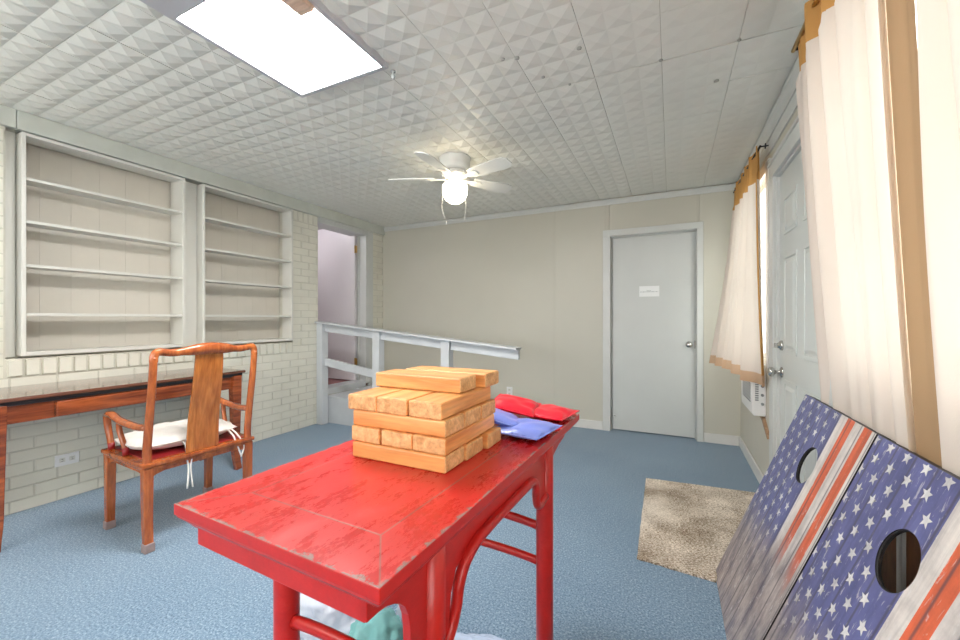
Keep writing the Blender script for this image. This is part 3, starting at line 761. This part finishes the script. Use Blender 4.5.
def merge(o_, d=.0006):
    bm = bmesh.new(); bm.from_mesh(o_.data); bmesh.ops.remove_doubles(bm, verts=bm.verts, dist=d); bmesh.ops.recalc_face_normals(bm, faces=bm.faces)
    for f in bm.faces: f.smooth = True
    bm.to_mesh(o_.data); bm.free(); return o_
cu = merge(pillow(.44, .52, .105, 26, 3, .35, .006, 14).build('seat_cushion', M['cushion'])); cu.location = (-2.640, 1.348, .500); cu.rotation_euler = (0, math.radians(-2), cr)
tag(cu, 'off-white tufted seat cushion with tie cords lying on the wooden armchair', 'cushion')
for (y, sgn, ln) in ((-.065, -1, .235), (.185, 1, .15)):
    for k in range(2):
        q = MB(); o_ = .011 * (k - .5)
        if sgn < 0: P = [(.175, y + o_, .0), (.215, y + o_ * 1.2, -.012), (.247, y + o_ * 1.4, -.03), (.262, y + o_ * 2.2, -.09), (.264, y + o_ * 1.0, -.15), (.266, y + o_ * 2.4, -.02 - ln)]
        else: P = [(.175, y + o_, .0), (.215, y + o_ * 2, -.012), (.250, y + .004 + o_ * 2.2, -.035), (.262, y + .02 + o_ * 3.2, -.08), (.264, y + .03 + o_ * 2.8, -.12), (.262, y + .03 - .3 * o_, -.02 - ln)]
        q.tube(catmull(P, 5), 0.0042 if k else .0046, 8); q.build('tie_cord', M['cord'], cu)

# ------------------------------------------------------------------ red altar table
TZ = .84; ta = math.radians(-2.0); TA = Vector((-.329, .393, 0))
RT = Matrix.Translation(TA) @ Matrix.Rotation(ta, 4, 'Z')
r_ = empty('altar_table', TA, ta)
WX, LY = .491, 1.028
def TT(q, name, mat, bv=.002, par=None): return q.build(name, mat, par or r_, bevel=bv)
# top slab: short upright edge, then a moulded bevel underneath
q = MB()
prof = [(0, TZ), (.0, TZ - .020), (-.003, TZ - .0215), (-.003, TZ - .0245), (-.012, TZ - .034), (-.020, TZ - .043), (-.021, TZ - .046)]
rings = []
for (ins, z) in prof:
    i_ = -ins; rings.append([(-WX + i_, i_, z), (-i_, i_, z), (-i_, LY - i_, z), (-WX + i_, LY - i_, z)])
vs = [v for r2_ in rings for v in r2_]; k = len(rings); fs = [(0, 1, 2, 3), tuple(4 * (k - 1) + j for j in (3, 2, 1, 0))]; mis = [1, 0]
q.add(vs, [fs[0]], 1); q.add(vs, [fs[1]] + [(4 * i + j, 4 * i + 4 + j, 4 * i + 4 + (j + 1) % 4, 4 * i + (j + 1) % 4) for i in range(k - 1) for j in range(4)], 0)
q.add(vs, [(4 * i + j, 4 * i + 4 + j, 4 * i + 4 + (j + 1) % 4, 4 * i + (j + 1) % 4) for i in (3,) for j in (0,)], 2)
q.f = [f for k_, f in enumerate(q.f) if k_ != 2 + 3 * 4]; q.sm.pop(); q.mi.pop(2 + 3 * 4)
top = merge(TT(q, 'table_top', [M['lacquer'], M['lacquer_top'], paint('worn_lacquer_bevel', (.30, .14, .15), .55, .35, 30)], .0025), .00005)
for f in top.data.polygons: f.use_smooth = False
ZA = TZ - .0462
# end boards
for yy in (.026, LY - .044): q = MB(); q.box(-WX + .028, -.050, yy, yy + .018, ZA - .034, ZA); TT(q, 'end_apron', M['lacquer'])
legs = {}
for nm, lx, ly in (('a', -.056, .190), ('b', -WX + .056, .190), ('c', -.056, .812), ('d', -WX + .056, .812)):
    q = MB(); P = [(lx, ly, z) for z in (ZA, .6, .3, 0)]
    q.tube(P, .0265, 20); TT(q, 'leg', M['lacquer'], 0)
# long side aprons with scrolled spandrels
def arc(c, r0, a0, a1, n=8, ry=None):
    ry = ry or r0; return [(c[0] + r0 * math.cos(math.radians(a0 + (a1 - a0) * i / n)), c[1] + ry * math.sin(math.radians(a0 + (a1 - a0) * i / n))) for i in range(n + 1)]
zb = ZA - .062
for sx_, lx in ((1, -.056), (-1, -WX + .056)):
    x0_, x1_ = (lx - .006, lx + .010) if sx_ > 0 else (lx - .010, lx + .006)
    mid = [(.245, zb - .06), (.262, zb - .026), (.30, zb - .010), (.34, zb - .003), (.346, zb), (.60, zb), (.668, zb), (.69, zb - .012), (.716, zb - .04), (.724, zb - .075), (.735, zb - .105), (.76, zb - .115), (.785, zb - .12), (.806, zb - .12), (.806, zb - .02), (.84, zb - .008), (.93, zb + .02), (LY - .026, zb + .03), (LY - .026, ZA)]
    if sx_ > 0:
        out = [(.026, ZA), (.026, .762), (.050, .7615), (.066, .759), (.085, .751), (.098, .743), (.110, .730), (.118, .712), (.122, .690), (.124, .640), (.126, .57), (.19, .56), (.236, .575), (.238, zb - .10)] + mid
    else:
        out = [(.046, ZA), (.046, zb + .03), (.15, zb + .02), (.19, zb), (.19, zb - .14), (.236, zb - .14), (.238, zb - .10)] + mid
    q = MB(); q.prism(out, 'x', x0_, x1_); TT(q, 'side_apron', M['lacquer'], .0015)
    xm = lx + sx_ * .010
    P = catmull([(xm, .218, .585), (xm, .243, .607), (xm + sx_ * .002, .258, .640), (xm + sx_ * .003, .266, .675), (xm + sx_ * .004, .288, .705), (xm + sx_ * .005, .325, .722), (xm + sx_ * .005, .37, .728), (xm + sx_ * .005, .50, .729), (xm + sx_ * .005, .63, .728), (xm + sx_ * .005, .668, .724), (xm + sx_ * .005, .688, .706), (xm + sx_ * .004, .694, .672), (xm + sx_ * .003, .704, .645), (xm + sx_ * .002, .728, .632), (xm, .762, .632), (xm, .79, .634)], 5)
    q = MB(); q.tube(P, .0115, 12); TT(q, 'curved_brace', M['lacquer'], 0)
# end stretchers, humped and flat
for ly in (.190, .812):
    for z, hump in ((.535, .014), (.425, .010)):
        q = MB(); x0_, x1_ = -WX + .07, -.07
        P = [(x0_ + (x1_ - x0_) * i / 12, ly, z - .012 + hump * math.sin(PI * i / 12) ** .7) for i in range(13)]
        q.tube(P, .0135, 12, flat=.75); TT(q, 'stretcher', M['lacquer'], 0)
tag(r_, 'long worn red lacquered altar table with scrolled brackets standing on blue carpet', 'table')

# ------------------------------------------------------------------ wooden blocks
BL, BW, BH = .266, .0885, .0378
def make_block():
    q = MB(); q.box(-BL / 2, BL / 2, -BW / 2, BW / 2, 0, BH)
    ob = q.build('wooden_block', [M['block'], M['block_end']], None, bevel=.005, seg=3)
    for p in ob.data.polygons:
        if abs(p.normal.x) > .5: p.material_index = 1
    return ob
b0 = None; G = 'stacked wooden blocks on the red table'
bx, by = -.706, .741
blocks = []
z = TZ + .0004
for k, (dx, lb) in enumerate(((0, 'front block of the bottom layer, lowest in the stack and nearest the camera'), (.006, 'middle block of the bottom layer, its end showing between two gaps'), (.016, 'rear block of the bottom layer, pushed furthest toward the right'))):
    blocks.append((bx + BL / 2 + dx, by + BW / 2 + k * .0905 + (.006 if k == 2 else 0), z, 0 if k < 2 else .5, lb))
for k, lb in enumerate(('left block of the second layer from the bottom, end grain to the front', 'centre block of the second layer from the bottom, end grain to the front', 'right block of the second layer from the bottom, long side along the stack')):
    blocks.append((bx - .004 + BW / 2 + k * .0905, by + BL / 2 + .002, z + BH + .0004, 90 + (-.6, .5, 0)[k], lb))
for k, lb in enumerate(('front block of the third layer, orange long side facing the camera', 'middle block of the third layer, only its end showing on the right', 'rear block of the third layer, only its end showing on the far right')):
    blocks.append((bx - .002 + BL / 2 + (0, .001, .003)[k], by + .004 + BW / 2 + k * .0900, z + 2 * (BH + .0004), 0, lb))
for k, lb in enumerate(('left block of the fourth layer, overhanging the front of the stack', 'centre block of the fourth layer, directly below the front topmost block', 'right block of the fourth layer under the topmost pair')):
    blocks.append((bx - .016 + BW / 2 + k * .0915, by - .004 + BL / 2 + .004, z + 3 * (BH + .0004), 90 + (.8, -.3, .2)[k], lb))
for k, lb in enumerate(('front block of the topmost pair, lying crosswise with an orange side', 'rear block of the topmost pair, shifted to the right')):
    blocks.append(((-.731 + BL / 2, -.709 + BL / 2)[k], (.855 + BW / 2, .958 + BW / 2 )[k], z + 4 * (BH + .0004), (0, -.5)[k], lb))
for x, y, zz, rz, lb in blocks:
    if b0 is None: b0 = ob = make_block()
    else: ob = b0.copy(); C.objects.link(ob)
    ob.location = (x, y, zz); ob.rotation_euler = (0, 0, math.radians(rz)); tag(ob, lb, 'block', G)

# ------------------------------------------------------------------ bean bags
def bag(w, d, h_, mat, locn, rot, seed, lb, cat='bean bag'):
    ob = merge(pillow(w, d, h_, 22, seed, .02, .0022, 12).build('bean_bag', mat)); ob.location = locn; ob.rotation_euler = [math.radians(a) for a in rot]
    q = MB(); fr = .006
    q.box(-w / 2 - .003, w / 2 + .003, -d / 2 - .003, d / 2 + .003, -.0012, .0012); q.build('seam_edge', mat, ob)
    tag(ob, lb, cat, 'bean bags at the end of the red table'); return ob
bag(.150, .165, .030, M['blue_bag'], (-.383, 1.105, TZ + .018), (0, 0, -9), 1, 'flat blue vinyl bean bag lying nearest the front at the table edge')
bag(.135, .150, .030, M['blue_bag'], (-.478, 1.120, TZ + .038), (-3, 16, 22), 5, 'crumpled blue bean bag propped up beside the wooden blocks')
bag(.150, .155, .030, M['red_bag'], (-.375, 1.325, TZ + .018), (0, 0, -8), 9, 'flat red vinyl bean bag at the far right corner of the table')
bag(.150, .150, .032, M['red_bag'], (-.485, 1.290, TZ + .041), (4, 10, 8), 12, 'red bean bag lying raised on the pile behind the wooden blocks')

# ------------------------------------------------------------------ plastic bags under the table
def crumple(name, mat, locn, scl, seed, lb, cat, parent=None, f=4.2, amp=.35):
    bm = bmesh.new(); bmesh.ops.create_icosphere(bm, subdivisions=5, radius=1)
    for v in bm.verts:
        p = v.co.copy(); n_ = .8 * noise.noise(p * f * .35 + Vector((seed, 0, 0))) + .55 * abs(noise.noise(p * f * .8 + Vector((0, seed, 0)))) + .22 * abs(noise.noise(p * f * 2.0 + Vector((0, 0, seed))))
        v.co = p * (1 + amp * n_); v.co.x *= scl[0]; v.co.y *= scl[1]; v.co.z = max(v.co.z, -.82) * scl[2]
    zmin = min(v.co.z for v in bm.verts)
    for v in bm.verts: v.co.z -= zmin
    me = bpy.data.meshes.new(name); 
    for fc in bm.faces: fc.smooth = True
    bm.to_mesh(me); bm.free(); me.materials.append(mat)
    ob = bpy.data.objects.new(name, me); C.objects.link(ob); ob.location = locn
    if lb: tag(ob, lb, cat)
    if parent: ob.parent = parent
    return ob
crumple('plastic_bag', M['clear_bag'], (-1.12, 1.12, .001), (.17, .15, .12), 2.0, 'crumpled clear plastic bag under the red table, seen between its left front leg and apron', 'bag', f=6)
crumple('cloth_bundle', M['pot'], (-.86, 1.02, .001), (.10, .10, .11), 7.0, 'teal bundle on the carpet between the clear plastic bags under the red table', 'bundle')
crumple('plastic_bag', M['clear_bag'], (-.80, 1.16, .001), (.07, .07, .12), 4.0, 'smaller clear plastic bag under the red table, right of the teal bundle', 'bag', f=6)
crumple('plastic_bag', M['blue_plastic'], (-.55, 1.25, .001), (.17, .07, .016), 11.0, 'pale blue flattened plastic bag on the carpet beside the far right table leg', 'bag', f=6)

# ------------------------------------------------------------------ rug
q = MB(); n = 24
P0 = [(-.150, 2.082), (.1815, 2.050), (.200, 2.1425), (.515, 2.1425), (.515, 3.205), (-.166, 3.150)]
ring = []
for a, b_ in zip(P0, P0[1:] + P0[:1]):
    for k in range(n):
        u = k / n; w = .004 * noise.noise(Vector((a[0] + u * 9, a[1] * 3 + u * 7, 0)))
        ring.append((a[0] + (b_[0] - a[0]) * u + w, a[1] + (b_[1] - a[1]) * u + w))
q.prism(ring, 'z', .0005, .011); ob = q.build('area_rug', M['rug'], None, bevel=.003); tag(ob, 'small worn beige rug with brown speckles lying before the right-hand door', 'rug')

# ------------------------------------------------------------------ flag boards
bx0, bx1, bz1 = .183, .52, .855; Lb = math.hypot(bx1 - bx0, bz1); BWd, BLn = .650, .918
ux = Vector((0, -1, 0)); uy = Vector((bx1 - bx0, 0, bz1)).normalized(); uz = ux.cross(uy)   # board axes: across, up the slope, out of its face
def board(yleft, label, hc_, sh, mat):
    r_ = empty('cornhole_board'); R = Matrix((ux, uy, uz)).transposed().to_4x4()
    R.translation = Vector((bx0, yleft, 0)) + uy * .001 + uz * .0
    r_.matrix_world = R
    hc = hc_; hr = .070; th = .012; N = 72
    def rect(a):
        c, s_ = math.cos(a), math.sin(a)
        ts = []
        if c > 1e-9: ts.append((BWd - hc[0]) / c)
        if c < -1e-9: ts.append(-hc[0] / c)
        if s_ > 1e-9: ts.append((BLn - hc[1]) / s_)
        if s_ < -1e-9: ts.append(-hc[1] / s_)
        t_ = min(ts); return (hc[0] + c * t_, hc[1] + s_ * t_)
    angs = [2 * PI * i / N for i in range(N)] + [math.atan2(y - hc[1], x - hc[0]) % (2 * PI) for x in (0, BWd) for y in (0, BLn)]
    angs = sorted(set(round(a, 6) for a in angs)); N = len(angs)
    inn = [(hc[0] + hr * math.cos(a), hc[1] + hr * math.sin(a)) for a in angs]; outp = [rect(a) for a in angs]
    vs = [(x, y, 0) for x, y in inn] + [(x, y, 0) for x, y in outp] + [(x, y, -th) for x, y in inn] + [(x, y, -th) for x, y in outp]
    q = MB()
    q.add(vs, [(i, N + i, N + (i + 1) % N, (i + 1) % N) for i in range(N)] + [(2 * N + i, 2 * N + (i + 1) % N, 3 * N + (i + 1) % N, 3 * N + i) for i in range(N)], 0)
    q.add(vs, [(i, (i + 1) % N, 2 * N + (i + 1) % N, 2 * N + i) for i in range(N)] + [(N + i, 3 * N + i, 3 * N + (i + 1) % N, N + (i + 1) % N) for i in range(N)], 2)
    # printed stars
    row = 0; y = .904
    while y > .18:
        xs_ = [.016 - sh * .4 + (.0855 - sh * .2) * k for k in range(5)] if row % 2 == 0 else [.058 - sh * .4 + (.0855 - sh * .2) * k for k in range(4)]
        for x in xs_:
            if math.hypot(x - hc[0], y - hc[1]) < hr + .015: continue
            R_ = .0195; pts = []; cut = False
            for k in range(10):
                rr = R_ if k % 2 == 0 else R_ * .42; a = PI / 2 + k * PI / 5
                pts.append((min(.396 - sh, max(.002, x + rr * math.cos(a))), min(BLn - .002, y + rr * math.sin(a)), .0006))
            pts.append((x, y, .0006))
            q.add(pts, [(k, (k + 1) % 10, 10) for k in range(10)], 1)
        y -= .0462; row += 1
    pn = q.build('board_panel', [mat, M['print_star'], M['black']], r_, fix=False)
    q = MB(); q.tube([(hc[0] + (hr - .0012) * math.cos(2 * PI * k / 40), hc[1] + (hr - .0012) * math.sin(2 * PI * k / 40), -.004) for k in range(41)], .0016, 6, cap=False); q.build('hole_rim', M['black'], pn)
    for (a, b_, c, d, nm) in ((0, .018, 0, BLn, 'side_rail'), (BWd - .018, BWd, 0, BLn, 'side_rail'), (.018, BWd - .018, 0, .018, 'end_rail'), (.018, BWd - .018, BLn - .018, BLn, 'end_rail')):
        q = MB(); q.box(a, b_, c, d, -.034, -th - .0002); q.build(nm, M['black'], r_, bevel=.002)
    tag(r_, label, 'game board', 'flag cornhole boards'); return r_
board(2.137, 'flag-printed cornhole board leaning beside the door, the farther one', (.338, .698), 0, M['print'])
board(1.477, 'flag-printed cornhole board nearest the camera, leaning in front of the long curtain', (.309, .702), .028, M['print2'])

# ------------------------------------------------------------------ air conditioner below the far window
r_ = empty('air_conditioner', (XR - .04, 3.47, .51)); ac = (XR - .04, 3.47, .51)
q = MB(); pts = []
q.prism([(XR - .0005, .515), (.51, .515), (.499, .528), (.497, .56), (.497, .86), (.502, .87), (XR - .0005, .87)], 'y', 3.25, 3.70); loc(q.build('housing', M['plastic'], r_, bevel=.006), *ac)
q = MB()
for k in range(12): q.box(.4945, .4972, 3.30, 3.62, .60 + k * .02, .612 + k * .02)
loc(q.build('front_grille', M['grille'], r_), *ac)
q = MB()
for k in range(14): q.box(.515, .535, 3.2478, 3.2502, .62 + k * .015, .629 + k * .015)
loc(q.build('side_vent', M['grille'], r_), *ac)
for z_ in (.60, .66, .72):
    q = MB(); q.lathe([(.009, 3.2495), (.009, 3.24), (.006, 3.236), (.001, 3.236)], .556, z_, 14, axis='y'); loc(q.build('control_knob', M['grille'], r_), *ac)
tag(r_, 'white air conditioner box on the right wall below the short curtain', 'air conditioner')
# wooden brace under it
q = MB(); q.prism([(3.13, .42), (3.30, .514), (3.70, .514), (3.70, .49), (3.32, .488), (3.13, .395)], 'x', .560, XR - .0005)
loc(q.build('wooden_brace', M['raw_wood'], r_, bevel=.002), *ac)
q = MB(); q.box(XR - .010, XR - .0005, 3.066, 3.085, .095, .84); struct(q.build('trim_12', M['raw_wood'], bevel=.002))

# ------------------------------------------------------------------ curtains
def lerp_poly(P, u):
    n = len(P) - 1; L_ = [0]
    for a, b_ in zip(P, P[1:]): L_.append(L_[-1] + (Vector(b_) - Vector(a)).length)
    d = u * L_[-1]
    for i in range(n):
        if d <= L_[i + 1] + 1e-9:
            k = (d - L_[i]) / max(1e-9, L_[i + 1] - L_[i]); return Vector(P[i]).lerp(Vector(P[i + 1]), k)
    return Vector(P[-1])
def drape(topP, botP, folds, at, ab, seed, u0=0, u1=1, v0=0, v1=1, nu=140, nv=34, swing=None, push=0.0):
    q = MB(); vs = []
    for i in range(nv + 1):
        v = v0 + (v1 - v0) * i / nv
        for j in range(nu + 1):
            u = u0 + (u1 - u0) * j / nu
            a = lerp_poly(topP, u); b_ = lerp_poly(botP, u)
            w = swing(v) if swing else v
            p = a.lerp(b_, v); p.x = a.x + (b_.x - a.x) * w
            if not swing: p.y = a.y + (b_.y - a.y) * v
            amp = at + (ab - at) * v
            ph = 2 * PI * folds * (u + .012 * math.sin(9 * u + seed) + .02 * v * math.sin(5 * u + seed * 2)) + seed
            d = amp * (math.sin(ph) + .35 * math.sin(2.3 * ph + seed + 2 * v) + .25 * noise.noise(Vector((u * 9, v * 2.2, seed))))
            if v < .10: d *= .7 + .3 * math.cos(ph * 3)
            p.x -= d + push * amp; p.y += .4 * amp * math.cos(ph)
            p.x = min(p.x, XR - .004)
            vs.append(tuple(p))
    m_ = nu + 1
    q.add(vs, [(i * m_ + j, i * m_ + j + 1, (i + 1) * m_ + j + 1, (i + 1) * m_ + j) for i in range(nv) for j in range(nu)], 0, True)
    return q
# near long curtain, two lengths meeting at a brown side band
sw2 = lambda v: v ** 1.15
topA, botA = [(.475, 1.985, 2.29), (.465, 1.285, 2.29)], [(.565, 2.05, .72), (.565, 1.37, .72)]
topS, botS = [(.452, 1.270, 2.29), (.452, 1.150, 2.29)], [(.563, 1.37, .72), (.563, 1.24, .72)]
topB, botB = [(.475, 1.14, 2.29), (.455, .22, 2.29)], [(.565, 1.25, .72), (.565, .22, .72)]
def curtain2(tp, bt, folds, seed, label, side=False):
    r_ = empty('long_curtain', (.48, (tp[0][1] + tp[1][1]) / 2, 2.29)); c_ = (.48, (tp[0][1] + tp[1][1]) / 2, 2.29)
    loc(drape(tp, bt, folds, .034, .010, seed, v0=.075, v1=1, swing=sw2).build('curtain_panel', M['curtain'], r_, fix=False), *c_)
    loc(drape(tp, bt, folds, .034, .010, seed, v0=-.012, v1=.077, nv=8, swing=lambda v: max(0, v) ** 1.15).build('header_band', M['band'], r_, fix=False), *c_)
    if side:
        loc(drape(topS, botS, 1.0, .006, .002, 1.2, v0=-.012, v1=1, nu=24, swing=lambda v: max(0, v) ** 1.15).build('side_band', M['side'], r_, fix=False), *c_)
        q = MB(); P = [(.446 + .112 * (k / 30) ** 1.15, 1.276 + .10 * k / 30, 2.29 - 1.57 * k / 30) for k in range(31)]
        q.tube(P, .009, 8, flat=.5); loc(q.build('braid_trim', M['lace'], r_), *c_)
    tag(r_, label, 'curtain'); return r_
curtain2(topA, botA, 4.6, .6, 'long cream curtain beside the six panel door, its edge banded in brown', True)
curtain2(topB, botB, 6.5, 2.2, 'long cream curtain at the right edge of the view, past the brown band')
q = MB(); q.tube([(.455, .15, 2.285), (.455, 2.04, 2.285)], .008, 12)
rd = q.build('curtain_rod', M['brass'])
for y in (2.03, .18): k = MB(); k.tube([(XR - .001, y, 2.285), (.455, y, 2.285)], .006, 8); k.build('rod_bracket', M['black'], rd)
tag(rd, 'curtain rod carrying the long cream curtains above the near window', 'curtain rod')

# far short curtain, hem swung out into the room
top1 = [(.510, 3.10, 2.285), (.495, 4.02, 2.285)]; bot1 = [(.560, 3.10, .735), (.455, 3.24, .755), (.40, 3.50, .79), (.315, 3.90, .80)]
sw1 = lambda v: max(0, v) ** 1.5
r_ = empty('short_curtain', (.48, 3.5, 2.285)); c_ = (.48, 3.5, 2.285)
loc(drape(top1, bot1, 5, .016, .022, 1.0, v0=.12, v1=.955, u0=.045, swing=sw1).build('curtain_panel', M['curtain'], r_, fix=False), *c_)
loc(drape(top1, bot1, 5, .016, .022, 1.0, v0=.12, v1=.955, u0=0, u1=.046, nu=10, swing=sw1).build('side_band', M['band'], r_, fix=False), *c_)
loc(drape(top1, bot1, 5, .016, .022, 1.0, v0=-.012, v1=.122, nv=10, swing=sw1).build('header_band', M['band'], r_, fix=False), *c_)
loc(drape(top1, bot1, 5, .016, .022, 1.0, v0=.953, v1=1, nv=4, swing=sw1).build('hem_band', cloth('tan_hem_cloth', (.62, .42, .28), .35), r_, fix=False), *c_)
tag(r_, 'short cream curtain with tan header and hem over the far window', 'curtain')
q = MB(); q.tube([(.512, 3.06, 2.28), (.494, 4.08, 2.28)], .007, 12)
rd = q.build('curtain_rod', M['black'])
for y, x in ((3.07, .512), (4.07, .494)): k = MB(); k.tube([(XR - .021, y, 2.28), (x, y, 2.28)], .005, 8); k.lathe([(.018, XR - .035), (.018, XR - .04)], y, 2.28, 14, axis='x'); k.build('rod_bracket', M['black'], rd)
tag(rd, 'thin dark curtain rod over the short far curtain', 'curtain rod')

# ------------------------------------------------------------------ light and sky
w = bpy.data.worlds.new('sky'); S.world = w; w.use_nodes = True
bg = w.node_tree.nodes['Background']; bg.inputs[0].default_value = (1, .985, .96, 1); bg.inputs[1].default_value = 5.0
sd = bpy.data.lights.new('sun', 'SUN'); sd.energy = .6; sd.angle = math.radians(12); sd.color = (1, .97, .92)
so = bpy.data.objects.new('sun', sd); C.objects.link(so)
so.rotation_euler = Vector((-.62, -.05, -.72)).to_track_quat('-Z', 'Y').to_euler()

# ------------------------------------------------------------------ camera
cd = bpy.data.cameras.new('camera'); cam = bpy.data.objects.new('camera', cd); C.objects.link(cam)
cam.location = (0, 0, 1.178); cam.rotation_euler = (PI / 2, 0, .449)
cd.sensor_width = 36; cd.lens = 396.7 / 960 * 36; cd.shift_y = -(320 - 318.73) / 960; cd.clip_start = .02
S.camera = cam
S.view_settings.view_transform = 'Standard'; S.view_settings.look = 'None'; S.view_settings.gamma = 1
S.view_settings.exposure = 0.55
